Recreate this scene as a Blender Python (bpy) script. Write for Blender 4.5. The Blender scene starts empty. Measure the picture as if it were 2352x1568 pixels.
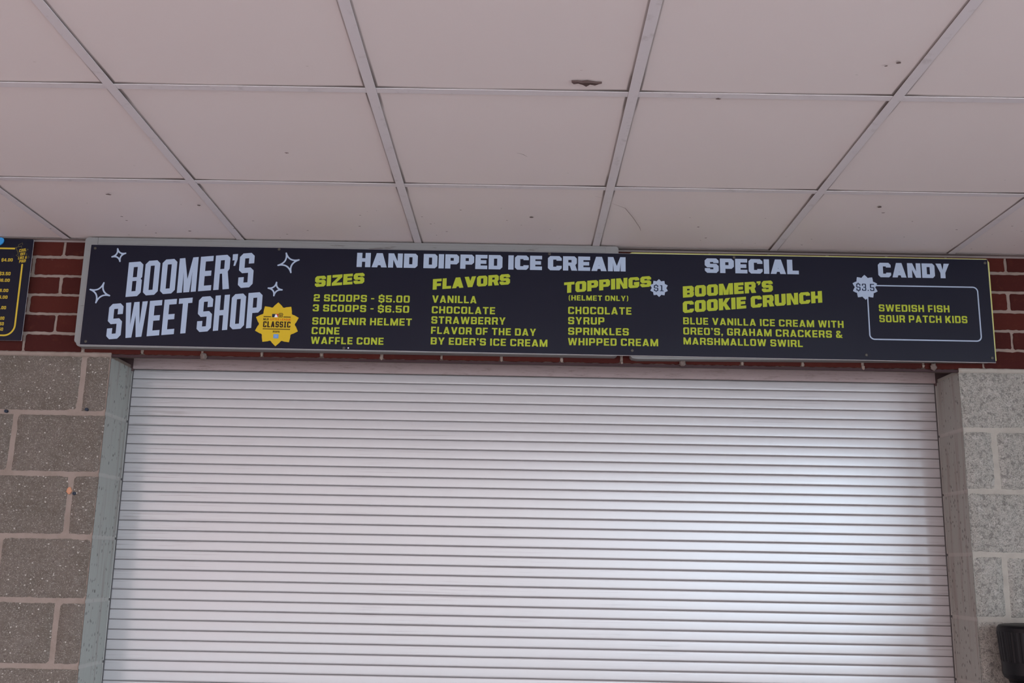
import bpy, bmesh, math, random
from mathutils import Vector, Matrix, noise
from mathutils.geometry import tessellate_polygon
scene = bpy.context.scene
C = scene.collection
# ------------------------------------------------------------------ camera, sky, light, exposure
cam_d = bpy.data.cameras.new('camera'); cam = bpy.data.objects.new('camera', cam_d); C.objects.link(cam)
cam_d.sensor_width = 36.0; cam_d.lens = 36.03; cam_d.clip_start = 0.02
YAW, PITCH, ROLL = -0.0091356, 0.2151428, 0.01995
fwd = Vector((math.sin(YAW)*math.cos(PITCH), math.cos(YAW)*math.cos(PITCH), math.sin(PITCH)))
rt = Vector((math.cos(YAW), -math.sin(YAW), 0)); up = rt.cross(fwd)
r2 = math.cos(ROLL)*rt + math.sin(ROLL)*up; u2 = -math.sin(ROLL)*rt + math.cos(ROLL)*up
M = Matrix((r2, u2, -fwd)).transposed().to_4x4(); M.translation = Vector((0, -3.3972, 1.561))
cam.matrix_world = M
scene.camera = cam
scene.view_settings.view_transform = 'Standard'; scene.view_settings.look = 'None'
scene.view_settings.gamma = 1.0; scene.view_settings.use_curve_mapping = False
scene.view_settings.exposure = 0.12
scene.cycles.use_denoising = True
# hazy sky: cool towards the open end on the right, warmer and pinker towards the open end on the left
world = bpy.data.worlds.new('hazy_sky'); scene.world = world; world.use_nodes = True
wn = world.node_tree; bgn = wn.nodes['Background']
wt = wn.nodes.new('ShaderNodeTexCoord'); ws = wn.nodes.new('ShaderNodeSeparateXYZ'); wr = wn.nodes.new('ShaderNodeMapRange'); wc = wn.nodes.new('ShaderNodeValToRGB')
wr.inputs['From Min'].default_value = -1; wr.inputs['From Max'].default_value = 1
SKY_S = 13.0
SKY = [(-1.0, (.27, .205, .20)), (-.72, (.25, .19, .187)), (-.40, (.128, .107, .109)), (-.02, (.20, .186, .191)), (.15, (.31, .345, .39)), (.31, (.41, .50, .59)), (.52, (.52, .62, .72)), (.80, (.78, .94, 1.08))]
er = wc.color_ramp.elements
while len(er) < len(SKY): er.new(.5)
for e, (x, c) in zip(er, SKY): e.position = (x+1)/2; e.color = (*c, 1)
wn.links.new(wt.outputs['Generated'], ws.inputs[0]); wn.links.new(ws.outputs[0], wr.inputs['Value']); wn.links.new(wr.outputs[0], wc.inputs[0]); wn.links.new(wc.outputs[0], bgn.inputs['Color'])
bgn.inputs['Strength'].default_value = SKY_S
# unseen passage, its openings shaped for the light: sky on both ends and along the far side; portals help the renderer find those openings
EXR, EXL, YC = 3.6, -4.6, -6.0        # ends of the passage, far wall
YRA, YRB, YLA, YLB = -2.2, -4.4, -1.8, -6.0   # open stretch of the right and the left end
GX0, GX1 = -4.6, 3.6                 # the long open side behind the camera
def portal(name, x, y, s, rot):
    d = bpy.data.lights.new(name, 'AREA'); d.shape = 'RECTANGLE'; d.size, d.size_y = s; d.cycles.is_portal = True
    o = bpy.data.objects.new(name, d); C.objects.link(o); o.location = (x, y, 1.317); o.rotation_euler = rot
portal('daylight_portal', EXR+.02, (YRA+YRB)/2, (2.63, YRA-YRB), (0, math.radians(90), 0))
portal('daylight_portal', EXL-.02, (YLA+YLB)/2, (2.63, YLA-YLB), (0, math.radians(-90), 0))
portal('daylight_portal', (GX0+GX1)/2, YC-.02, (GX1-GX0, 2.63), (math.radians(90), 0, 0))
H = 2.6346      # ceiling
XL, XR = -1.3885, 1.4742   # the opening
ZB = 2.2352     # top of the block piers
random.seed(7)
# the things' colours, the right block's stronger light included (linear, rblk=(.52, .50, .445), rblk2=(.43, .415, .365), rdark=(.15, .14, .13), rlight=(.74, .71, .66), court=(.62, .60, .58))
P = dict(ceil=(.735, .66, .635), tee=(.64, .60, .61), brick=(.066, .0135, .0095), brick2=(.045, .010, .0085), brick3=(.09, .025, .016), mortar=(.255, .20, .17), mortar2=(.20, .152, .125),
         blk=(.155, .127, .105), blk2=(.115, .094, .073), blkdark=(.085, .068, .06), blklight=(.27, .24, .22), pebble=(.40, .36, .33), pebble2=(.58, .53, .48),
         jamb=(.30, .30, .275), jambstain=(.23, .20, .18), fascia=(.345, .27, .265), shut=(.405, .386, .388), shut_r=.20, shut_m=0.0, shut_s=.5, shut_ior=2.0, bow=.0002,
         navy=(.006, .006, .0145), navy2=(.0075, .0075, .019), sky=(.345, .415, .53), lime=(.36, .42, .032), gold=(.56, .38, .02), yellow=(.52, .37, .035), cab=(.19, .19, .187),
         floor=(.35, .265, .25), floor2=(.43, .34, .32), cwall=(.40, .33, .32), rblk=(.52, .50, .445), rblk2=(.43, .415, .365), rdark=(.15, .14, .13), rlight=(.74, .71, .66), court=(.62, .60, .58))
# measured places of the print and the marks, in metres
TEXT=[
("BOOMER'S",'cond','sky',-1.3403,2.4222,-0.9133,2.4648,0.1216),
('SWEET SHOP','cond','sky',-1.3913,2.274,-0.8765,2.3261,0.1222),
('HAND DIPPED ICE CREAM','heavy','sky',-0.5642,2.5418,0.35,2.5423,0.0503),
('SIZES','heavy','lime',-0.702,2.4686,-0.5352,2.4845,0.0376),
('2 SCOOPS - $5.00','body','lime',-0.7029,2.4191,-0.3786,2.4199,0.0245),
('3 SCOOPS - $6.50','body','lime',-0.7039,2.3841,-0.3791,2.3848,0.0242),
('SOUVENIR HELMET','body','lime',-0.7029,2.3386,-0.3685,2.3403,0.0247),
('CONE','body','lime',-0.7029,2.3054,-0.6098,2.3057,0.0245),
('WAFFLE CONE','body','lime',-0.7036,2.2722,-0.4603,2.2731,0.0242),
('FLAVORS','heavy','lime',-0.3024,2.4665,-0.0415,2.4899,0.037),
('VANILLA','body','lime',-0.3027,2.4216,-0.1529,2.4216,0.0251),
('CHOCOLATE','body','lime',-0.3025,2.3845,-0.0895,2.3849,0.0246),
('STRAWBERRY','body','lime',-0.3027,2.3491,-0.0539,2.3495,0.025),
('FLAVOR OF THE DAY','body','lime',-0.3026,2.3141,0.049,2.3129,0.0244),
("BY EDER'S ICE CREAM",'body','lime',-0.3023,2.2775,0.0878,2.2764,0.0243),
('TOPPINGS','heavy','lime',0.1418,2.4626,0.4361,2.4908,0.0373),
('(HELMET ONLY)','body','lime',0.158,2.4377,0.3582,2.4391,0.018),
('CHOCOLATE','body','lime',0.1562,2.3906,0.3688,2.392,0.0251),
('SYRUP','body','lime',0.1565,2.3553,0.2779,2.356,0.0249),
('SPRINKLES','body','lime',0.1568,2.3191,0.3596,2.3201,0.0248),
('WHIPPED CREAM','body','lime',0.1563,2.2833,0.4575,2.2851,0.0247),
('SPECIAL','heavy','sky',0.6185,2.5428,0.9364,2.5429,0.0511),
("BOOMER'S",'heavy','lime',0.5427,2.4541,0.8465,2.4807,0.0394),
('COOKIE CRUNCH','heavy','lime',0.5418,2.4004,1.0111,2.4457,0.0405),
('BLUE VANILLA ICE CREAM WITH','body','lime',0.5422,2.3622,1.0786,2.3595,0.0239),
("OREO'S, GRAHAM CRACKERS &",'body','lime',0.5421,2.3272,1.073,2.3247,0.0244),
('MARSHMALLOW SWIRL','body','lime',0.5421,2.2932,0.9394,2.2912,0.0237),
('CANDY','heavy','sky',1.2048,2.5378,1.4458,2.5382,0.051),
('SWEDISH FISH','body','lime',1.1998,2.4186,1.4361,2.4193,0.0241),
('SOUR PATCH KIDS','body','lime',1.1994,2.3815,1.4932,2.383,0.0246),
('$3.5','light','ink',1.1275,2.4892,1.1882,2.4886,0.0248),
('$1','light','ink',0.4449,2.4754,0.478,2.4749,0.021),
('CLASSIC','slab','ink2',-0.8674,2.326,-0.7752,2.3262,0.0204),
('LITTLE LEAGUE','tiny','orange',-0.8442,2.3505,-0.7753,2.3501,0.0069),
('MLB','tiny','ink2',-0.868,2.3503,-0.8501,2.3504,0.007),
('2025','tiny','ink2',-0.8332,2.3085,-0.8101,2.3082,0.006),
]
PRICES=[
('$4.00','price','yellow',-1.7927,2.5483,-1.754,2.549,0.0109),
('$3.50','price','yellow',-1.7942,2.4992,-1.7555,2.4996,0.0115),
('$6.00','price','yellow',-1.7942,2.476,-1.7553,2.4763,0.0107),
('$6.00','price','yellow',-1.7944,2.4401,-1.7559,2.4403,0.0107),
('$6.00','price','yellow',-1.7941,2.4162,-1.7557,2.4165,0.0109),
('.00','price','yellow',-1.7754,2.3794,-1.756,2.3796,0.011),
('00','price','yellow',-1.7713,2.3425,-1.7572,2.3428,0.0107),
('50','price','yellow',-1.7708,2.3231,-1.7565,2.3232,0.0109),
('50','price','yellow',-1.7709,2.3043,-1.7568,2.3044,0.0109),
('COOL','price','yellow',-1.7356,2.5827,-1.7113,2.5868,0.0104),
('OFF','price','yellow',-1.7301,2.5703,-1.7135,2.5723,0.0103),
('LIKE A','price','yellow',-1.7361,2.5563,-1.7069,2.56,0.0103),
('PRO!','price','yellow',-1.7308,2.5439,-1.7085,2.5474,0.0103),
]
SPARK=[[(-1.3839, 2.5914), (-1.3553, 2.576), (-1.3717, 2.5473), (-1.4002, 2.5627)], [(-1.4185, 2.4703), (-1.395, 2.4261), (-1.4385, 2.4009), (-1.4625, 2.4463)], [(-0.8063, 2.5862), (-0.7616, 2.5632), (-0.7862, 2.5184), (-0.8312, 2.543)], [(-0.8324, 2.4823), (-0.8122, 2.4567), (-0.8384, 2.4362), (-0.859, 2.462)]]
SCREWS=[(-1.4609, 2.5922), (-0.832, 2.5996), (0.091, 2.5999), (0.7187, 2.5988), (1.5678, 2.5941), (-1.4584, 2.2662), (-0.5916, 2.2598), (0.3707, 2.2687), (1.1496, 2.2682), (1.5664, 2.2656)]
CUP=[[(-1.7386, 2.5791), (-1.7484, 2.5996)], [(-1.7497, 2.5992), (-1.7291, 2.6045)], [(-1.7303, 2.6036), (-1.7289, 2.5973)], [(-1.74, 2.6016), (-1.7411, 2.6088), (-1.7332, 2.6134)], [(-1.7285, 2.6171), (-1.7299, 2.6144), (-1.7271, 2.6126), (-1.7272, 2.6099)], [(-1.7385, 2.5787), (-1.7329, 2.5788)]]
CUPSTAR=[(-1.7394, 2.5715), (-1.7096, 2.5756), (-1.7073, 2.5923), (-1.7023, 2.5654)]
TEAR=[(0.1035, -1.2552), (0.116, -1.2565), (0.1278, -1.2546), (0.1385, -1.2573), (0.1497, -1.254), (0.1608, -1.2508), (0.1726, -1.2503), (0.1656, -1.2436), (0.1574, -1.2406), (0.1464, -1.2411), (0.138, -1.2334), (0.1294, -1.2424), (0.119, -1.2484), (0.1089, -1.249)]
SCR=[[(-0.0213, -0.8417), (-0.0041, -0.8315), (0.0077, -0.8155)], [(0.2121, -0.5248), (0.2349, -0.5082)], [(0.2675, -0.4654), (0.3105, -0.4248), (0.3447, -0.3376), (0.3757, -0.2453), (0.3826, -0.2132)]]
SPOTS=[(0.0256, -0.326), (-0.0523, -0.2927), (-0.0686, -0.4032), (-0.5344, -0.2104), (-0.289, -0.1303), (1.0687, -0.4723), (1.0972, -0.4218), (0.8017, -1.3668), (0.7801, -1.3518), (0.4489, -1.1803), (0.5619, -0.2599), (0.6055, -0.1511), (1.244, -0.1947), (1.2133, -0.3488), (-1.2555, -0.4687), (-1.2919, -0.2662), (-1.291, -0.2282), (-1.0072, -0.385), (-1.1162, -0.1297), (-0.6395, -0.8145), (-1.2386, -0.1034)]
GOLDLINES=[[(-0.8677, 2.3626), (-0.8424, 2.3626)], [(-0.8007, 2.3623), (-0.776, 2.3622)], [(-0.8677, 2.3204), (-0.7757, 2.32)]]
MLB=[(-0.8395, 2.3722), (-0.8181, 2.3609), (-0.8176, 2.3757), (-0.8027, 2.3612), (-0.83, 2.3027), (-0.8131, 2.2883)]
PLUGS=[(-1.721, 2.0332), (-1.4512, 2.0442), (-1.4619, 1.7647)]
LUMPS=[(-1.0724, 2.2308), (0.5447, 2.2398), (1.3874, 2.242)]
# ------------------------------------------------------------------ helpers
def link(name, me, m=None, parent=None):
    o = bpy.data.objects.new(name, me); C.objects.link(o)
    if m is not None:
        for x in (m if isinstance(m, (list, tuple)) else [m]): me.materials.append(x)
    if parent is not None: o.parent = parent
    return o
def obj(name, bm, m=None, parent=None, smooth=False):
    me = bpy.data.meshes.new(name); bmesh.ops.recalc_face_normals(bm, faces=bm.faces[:])
    bm.to_mesh(me); bm.free()
    if smooth:
        for p in me.polygons: p.use_smooth = True
    return link(name, me, m, parent)
def tag(o, label=None, cat=None, group=None, kind=None):
    for k, v in (('label', label), ('category', cat), ('group', group), ('kind', kind)):
        if v: o[k] = v
    return o
def empty(name, loc=(0,0,0)):
    o = bpy.data.objects.new(name, None); C.objects.link(o); o.location = loc; o.empty_display_size = .1
    return o
def box(bm, x0, x1, y0, y1, z0, z1, bev=0, mi=0):
    r = bmesh.ops.create_cube(bm, size=1)
    for v in r['verts']:
        v.co = Vector((x0 if v.co.x < 0 else x1, y0 if v.co.y < 0 else y1, z0 if v.co.z < 0 else z1))
    fs = list({f for v in r['verts'] for f in v.link_faces})
    for f in fs: f.material_index = mi
    if bev:
        es = list({e for v in r['verts'] for e in v.link_edges})
        bmesh.ops.bevel(bm, geom=es, offset=bev, segments=2, affect='EDGES', profile=.6)
def prism_y(bm, pts, y0, y1, bev=0):
    """closed outline in x,z pushed from y0 (front) to y1"""
    a = [bm.verts.new((x, y0, z)) for x, z in pts]; b = [bm.verts.new((x, y1, z)) for x, z in pts]
    f = bm.faces.new(a); n = len(a)
    bm.faces.new(b[::-1])
    for i in range(n): bm.faces.new((a[i], a[(i+1) % n], b[(i+1) % n], b[i]))
    if bev: bmesh.ops.bevel(bm, geom=list(f.edges), offset=bev, segments=2, affect='EDGES', profile=.6)
    return f
def rrect(x0, x1, z0, z1, r, n=6):
    rs = r if isinstance(r, (list, tuple)) else [r]*4
    pts = []
    for (cx, cz, a0, rr) in ((x1-rs[0], z0+rs[0], -90, rs[0]), (x1-rs[1], z1-rs[1], 0, rs[1]), (x0+rs[2], z1-rs[2], 90, rs[2]), (x0+rs[3], z0+rs[3], 180, rs[3])):
        for i in range(n+1):
            a = math.radians(a0+90*i/n); pts.append((cx+rr*math.cos(a), cz+rr*math.sin(a)))
    return pts
def lathe(bm, prof, cx, cy, n=48, rib=0, ribz=None):
    rings = []
    for r, z in prof:
        ring = []
        for i in range(n):
            a = 2*math.pi*i/n
            q = r
            if rib and ribz[0] <= z <= ribz[1]: q = r-(rib if i % 4 in (0, 1) else 0)
            ring.append(bm.verts.new((cx+q*math.cos(a), cy+q*math.sin(a), z)))
        rings.append(ring)
    for a, b in zip(rings, rings[1:]):
        for i in range(n): bm.faces.new((a[i], a[(i+1) % n], b[(i+1) % n], b[i]))
    bm.faces.new(rings[0][::-1]); bm.faces.new(rings[-1])

# ------------------------------------------------------------------ materials
class Mt:
    def __init__(s, name, base, rough=.6, spec=.5, metal=0):
        s.m = bpy.data.materials.new(name); s.m.use_nodes = True; s.t = s.m.node_tree; s.b = s.t.nodes['Principled BSDF']
        s.b.inputs['Roughness'].default_value = rough; s.b.inputs['Specular IOR Level'].default_value = spec; s.b.inputs['Metallic'].default_value = metal
        s.col = s.rgb(base); s.h = None
        tc = s.t.nodes.new('ShaderNodeTexCoord'); s.oc = tc.outputs['Object']; s.uv = tc.outputs['UV']
    def rgb(s, c):
        n = s.t.nodes.new('ShaderNodeRGB'); n.outputs[0].default_value = (*c, 1); return n.outputs[0]
    def N(s, t, **kw):
        n = s.t.nodes.new(t)
        for k, v in kw.items():
            if k.startswith('i_'): 
                q = n.inputs[k[2:].replace('_', ' ')]
                if isinstance(v, bpy.types.NodeSocket): s.t.links.new(v, q)
                else: q.default_value = v
            else: setattr(n, k, v)
        return n
    def mapped(s, sc=(1,1,1), src=None):
        n = s.N('ShaderNodeMapping'); n.inputs['Scale'].default_value = sc; s.t.links.new(src or s.oc, n.inputs['Vector']); return n.outputs[0]
    def noise(s, scale, detail=3, rough=.55, sc=None, dist=0):
        n = s.N('ShaderNodeTexNoise', i_Scale=scale, i_Detail=detail, i_Roughness=rough, i_Distortion=dist)
        s.t.links.new(s.mapped(sc) if sc else s.oc, n.inputs['Vector']); return n.outputs['Fac']
    def vor(s, scale, sc=None, feature='F1'):
        n = s.N('ShaderNodeTexVoronoi', feature=feature, i_Scale=scale)
        s.t.links.new(s.mapped(sc) if sc else s.oc, n.inputs['Vector']); return n
    def ramp(s, f, a, b, inv=False):
        n = s.N('ShaderNodeMapRange', clamp=True, i_Value=f); n.interpolation_type = 'SMOOTHSTEP'
        n.inputs['From Min'].default_value = a; n.inputs['From Max'].default_value = b
        n.inputs['To Min'].default_value, n.inputs['To Max'].default_value = ((1, 0) if inv else (0, 1)); return n.outputs[0]
    def math(s, op, a, b=0.0):
        n = s.N('ShaderNodeMath', operation=op)
        for i, v in enumerate((a, b)):
            if isinstance(v, bpy.types.NodeSocket): s.t.links.new(v, n.inputs[i])
            else: n.inputs[i].default_value = v
        return n.outputs[0]
    def mix(s, fac, c2, amt=1.0, mode='MIX'):
        n = s.N('ShaderNodeMix', data_type='RGBA', blend_type=mode)
        f = s.math('MULTIPLY', fac, amt) if isinstance(fac, bpy.types.NodeSocket) else fac*amt
        if isinstance(f, bpy.types.NodeSocket): s.t.links.new(f, n.inputs[0])
        else: n.inputs[0].default_value = f
        s.t.links.new(s.col, n.inputs[6])
        if isinstance(c2, bpy.types.NodeSocket): s.t.links.new(c2, n.inputs[7])
        else: n.inputs[7].default_value = (*c2, 1)
        s.col = n.outputs[2]; return s
    def bump(s, h, strength, dist):
        n = s.N('ShaderNodeBump', i_Strength=strength, i_Distance=dist, i_Height=h)
        if s.h is not None: s.t.links.new(s.h, n.inputs['Normal'])
        s.h = n.outputs[0]; return s
    def rough(s, fac, a, b):
        n = s.N('ShaderNodeMapRange', i_Value=fac); n.inputs['To Min'].default_value = a; n.inputs['To Max'].default_value = b
        s.t.links.new(n.outputs[0], s.b.inputs['Roughness']); return s
    def done(s):
        s.t.links.new(s.col, s.b.inputs['Base Color'])
        if s.h is not None: s.t.links.new(s.h, s.b.inputs['Normal'])
        return s.m

# ceiling tile: smooth off-white vinyl, grime in the joints and small scuffs
t = Mt('ceiling_vinyl', P['ceil'], .55, .35)
sep = t.N('ShaderNodeSeparateXYZ'); t.t.links.new(t.uv, sep.inputs[0])
u, v = sep.outputs[0], sep.outputs[1]
du = t.math('MINIMUM', u, t.math('SUBTRACT', .6096, u)); dv = t.math('MINIMUM', v, t.math('SUBTRACT', .6096, v))
edge = t.math('MINIMUM', du, dv); far = t.math('MAXIMUM', du, dv)
wide = t.noise(3.1, 2)
t.mix(t.math('MULTIPLY', t.ramp(edge, .0125, .0165, True), t.math('MULTIPLY', t.ramp(far, .02, .20, True), t.ramp(wide, .40, .55))), (.10, .07, .06), .85)
t.mix(t.math('MULTIPLY', t.ramp(edge, .0118, .0142, True), t.ramp(t.noise(2.2, 2), .38, .6)), (.16, .12, .10), .55)
sc = t.vor(9.0, (1, 2.2, 1)); t.mix(t.ramp(t.math('ADD', sc.outputs['Distance'], t.math('MULTIPLY', t.noise(60, 3), .06)), .055, .062, True), (.30, .24, .21), .35)
t.mix(t.noise(1.7, 3), (.62, .58, .58), .25)
t.bump(t.noise(140, 2), .05, .001)
CEIL = t.done()
t = Mt('tee_enamel', P['tee'], .5, .4); t.mix(t.ramp(t.noise(25, 4, .7), .55, .75), (.30, .27, .25), .3); TEE = t.done()

# brick and mortar
t = Mt('red_brick', P['brick'], .9, .12)
at = t.N('ShaderNodeAttribute', attribute_name='tone'); 
t.mix(at.outputs['Fac'], P['brick2'], 1.0)
t.mix(t.ramp(t.noise(45, 5, .65), .52, .75), P['brick3'], .5)
t.mix(t.ramp(t.math('ADD', t.noise(26, 6, .75), t.math('MULTIPLY', t.noise(2.1, 2), .35)), .84, .92), P['mortar'], .8)
t.bump(t.noise(160, 5, .7), .35, .002)
BRICK = t.done()
t = Mt('mortar', P['mortar'], .9, .2)
t.mix(t.ramp(t.noise(14, 4, .6), .42, .7), P['mortar2'], .7); t.mix(t.ramp(t.vor(260).outputs['Distance'], .12, .2, True), (.14, .12, .11), .25)
t.bump(t.noise(120, 5, .7), .5, .004)
MORTAR = t.done()
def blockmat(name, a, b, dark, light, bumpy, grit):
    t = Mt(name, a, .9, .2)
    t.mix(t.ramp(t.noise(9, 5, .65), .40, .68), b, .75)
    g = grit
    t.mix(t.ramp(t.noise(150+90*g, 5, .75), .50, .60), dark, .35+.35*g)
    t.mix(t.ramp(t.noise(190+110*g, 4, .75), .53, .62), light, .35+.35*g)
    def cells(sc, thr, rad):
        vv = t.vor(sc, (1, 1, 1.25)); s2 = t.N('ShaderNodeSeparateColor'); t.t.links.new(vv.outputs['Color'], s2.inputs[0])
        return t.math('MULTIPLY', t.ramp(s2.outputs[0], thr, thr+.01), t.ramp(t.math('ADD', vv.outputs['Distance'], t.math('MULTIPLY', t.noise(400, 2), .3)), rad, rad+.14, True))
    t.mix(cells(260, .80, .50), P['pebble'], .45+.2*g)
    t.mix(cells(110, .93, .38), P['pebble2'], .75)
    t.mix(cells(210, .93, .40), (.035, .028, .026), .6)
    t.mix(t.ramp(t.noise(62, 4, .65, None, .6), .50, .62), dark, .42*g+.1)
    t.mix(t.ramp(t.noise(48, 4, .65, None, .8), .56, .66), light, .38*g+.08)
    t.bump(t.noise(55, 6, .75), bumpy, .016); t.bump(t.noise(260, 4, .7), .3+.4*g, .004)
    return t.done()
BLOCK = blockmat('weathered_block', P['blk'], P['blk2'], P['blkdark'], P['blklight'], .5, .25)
BLOCKR = blockmat('lit_grey_block', P['rblk'], P['rblk2'], P['rdark'], P['rlight'], 1.0, 1.0)  # greyer block, with the right side's stronger light partly put into its colour
t = Mt('lit_pale_mortar', (.35, .325, .285), .9, .2); t.mix(t.ramp(t.noise(14, 4, .6), .42, .7), (.29, .268, .235), .7); t.bump(t.noise(120, 5, .7), .5, .004); MORTARR = t.done()  # paler copy of the mortar: the right pier's stronger light is in the colour
# painted inner faces of the opening
t = Mt('grey_block_paint', P['jamb'], .62, .35)
t.mix(t.ramp(t.noise(6, 3, .6, (1, 7, .5)), .5, .7), P['jambstain'], .75)
pit = t.vor(75, (1, 1, .55)); t.mix(t.math('MULTIPLY', t.ramp(t.math('ADD', pit.outputs['Distance'], t.math('MULTIPLY', t.noise(220, 3), .3)), .33, .40, True), t.ramp(t.noise(13, 3), .40, .56)), (.06, .05, .05), .8)
t.bump(t.noise(180, 4, .6), .3, .0015)
zz = t.N('ShaderNodeSeparateXYZ'); t.t.links.new(t.oc, zz.inputs[0])
fr = t.math('FRACT', t.math('DIVIDE', t.math('SUBTRACT', zz.outputs[2], ZB-.2032*40-.1016), .2032)); dj = t.math('ABSOLUTE', t.math('SUBTRACT', fr, .5))
t.mix(t.ramp(t.math('ADD', dj, t.math('MULTIPLY', t.noise(40, 3), .02)), .030, .050, True), (.40, .37, .345), .5)
JAMB = t.done()
t = Mt('maroon_steel', (.042, .020, .022), .6, .2); t.mix(t.ramp(t.noise(30, 5, .7), .5, .75), (.026, .013, .012), .7); STEEL = t.done()
t = Mt('taupe_fascia_paint', P['fascia'], .6, .4); t.mix(t.ramp(t.noise(40, 6, .8, (.3, 1, 3)), .5, .66), (.15, .105, .10), .6); FASCIA = t.done()
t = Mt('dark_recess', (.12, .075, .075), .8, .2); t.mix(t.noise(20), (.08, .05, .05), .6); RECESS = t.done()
# shutter: satin off-white enamel with dark rub marks along the slats
t = Mt('shutter_enamel', P['shut'], P['shut_r'], P['shut_s'], P['shut_m']); t.b.inputs['IOR'].default_value = P['shut_ior']
rub = t.math('MULTIPLY', t.ramp(t.noise(4.0, 6, .7, (.7, 1, 34)), .53, .66), t.ramp(t.noise(2.3, 2), .46, .62))
t.mix(rub, (.09, .065, .06), .42)
dk = t.vor(26, (1, 1, .6)); s2 = t.N('ShaderNodeSeparateColor'); t.t.links.new(dk.outputs['Color'], s2.inputs[0])
t.mix(t.math('MULTIPLY', t.ramp(s2.outputs[1], .93, .94), t.ramp(dk.outputs['Distance'], .045, .06, True)), (.08, .06, .06), .75)
t.mix(t.noise(2.5, 4), tuple(x*.85 for x in P['shut']), .5)
t.rough(t.noise(2.5, 2), P['shut_r']-.02, P['shut_r']+.03)
SHUT = t.done()
t = Mt('groove_metal', (.11, .092, .09), .6, .3); t.mix(t.noise(30), (.14, .12, .115), .5); GROOVE = t.done()
t = Mt('guide_gap_metal', (.06, .055, .055), .5, .4); t.mix(t.noise(12, 3, .6, (1, 1, .2)), (.11, .10, .10), .6); GUIDE = t.done()
# sign
t = Mt('navy_print', P['navy'], .32, .2); t.mix(t.noise(2.0, 2), P['navy2'], .35); t.rough(t.noise(4, 3), .26, .38); NAVY = t.done()
def flat(name, c, r=.45, s=.15, k=.08):
    t = Mt(name, c, r, s); t.mix(t.noise(6, 3), tuple(x*.8 for x in c), k*3); return t.done()
INK = {'sky': flat('pale_blue_print', P['sky']), 'lime': flat('lime_print', P['lime']), 'gold': flat('gold_print', P['gold']), 'yellow': flat('yellow_print', P['yellow']),
       'ink': flat('navy_ink', (.012, .018, .045)), 'ink2': flat('black_brown_ink', (.025, .012, .008)), 'orange': flat('orange_print', (.55, .10, .01)),
       'red': flat('red_print', (.45, .03, .03)), 'white': flat('white_print', (.75, .72, .74)), 'badgeblue': flat('blue_print', (.10, .25, .55)), 'olive': flat('olive_print', (.10, .085, .035))}
EDGE = flat('white_plastic_edge', (.50, .48, .48), .5)
t = Mt('weathered_grey_paint', P['cab'], .55, .4); t.mix(t.ramp(t.noise(5, 6, .7, (.5, 1, 9)), .52, .66), (.20, .185, .175), .55); t.mix(t.ramp(t.noise(24, 4, .7, (.3, 1, 2)), .62, .68), (.08, .065, .06), .6); CAB = t.done()
CABY = flat('pale_yellow_green_face', (.50, .50, .17), .45)
t = Mt('screw_metal', (.10, .09, .075), .45, .5, .6); t.mix(t.noise(200), (.05, .045, .04), .6); SCREW = t.done()
DARKB = flat('dark_batten', (.03, .025, .025), .7)
BLACK = flat('black_hole', (.008, .008, .01))
t = Mt('black_ribbed_plastic', (.0035, .0035, .0045), .42, .2); t.mix(t.noise(40, 3), (.005, .005, .007), .5); PLASTIC = t.done()
t = Mt('blue_enamel', (.02, .25, .55), .4, .5); t.mix(t.noise(20), (.015, .20, .48), .5); BLUE = t.done()
t = Mt('anchor_plastic', (.012, .018, .035), .5, .4); t.mix(t.noise(90), (.02, .028, .045), .5); PLUG = t.done()
t = Mt('paver_floor', P['floor'], .8, .25); t.mix(t.ramp(t.noise(3, 4), .4, .65), P['floor2'], .6)
br = t.N('ShaderNodeTexBrick', i_Scale=5.0); t.t.links.new(t.oc, br.inputs['Vector']); t.mix(br.outputs['Fac'], (.24, .21, .20), .7); FLOOR = t.done()
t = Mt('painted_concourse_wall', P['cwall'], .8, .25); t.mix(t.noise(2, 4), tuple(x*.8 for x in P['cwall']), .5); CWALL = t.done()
t = Mt('added_dark_wall', (.06, .05, .05), .8, .25); t.mix(t.noise(2, 4), (.045, .04, .04), .5); DWALL = t.done()

# ------------------------------------------------------------------ the place: floor, plus unseen court and end walls added to shape the light
S = 'structure'
flat_court = flat('added_pale_ground', P['court'], .8, .2)
bm = bmesh.new(); box(bm, -25, 25, -25, .6, -.1, 0); tag(obj('floor', bm, FLOOR), kind=S)
bm = bmesh.new(); box(bm, EXR+.2, 25, -25, .6, 0, .004); box(bm, EXL-.2, EXR+.2, -25, YC-.3, 0, .004); tag(obj('added_court', bm, flat_court), kind=S)  # unseen pale ground, added to brighten the shutter's lower reflection
bm = bmesh.new(); box(bm, EXL-.2, EXL, YLA, .6, 0, H+.3); tag(obj('wall_end_left', bm, CWALL), kind=S)
bm = bmesh.new(); box(bm, EXR, EXR+.2, YRA, .6, 0, H+.3); box(bm, EXR, EXR+.2, YC-.3, YRB, 0, H+.3); tag(obj('added_wall_right', bm, DWALL), kind=S)  # unseen dark wall, added to end the bright reflection on the shutter

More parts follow.
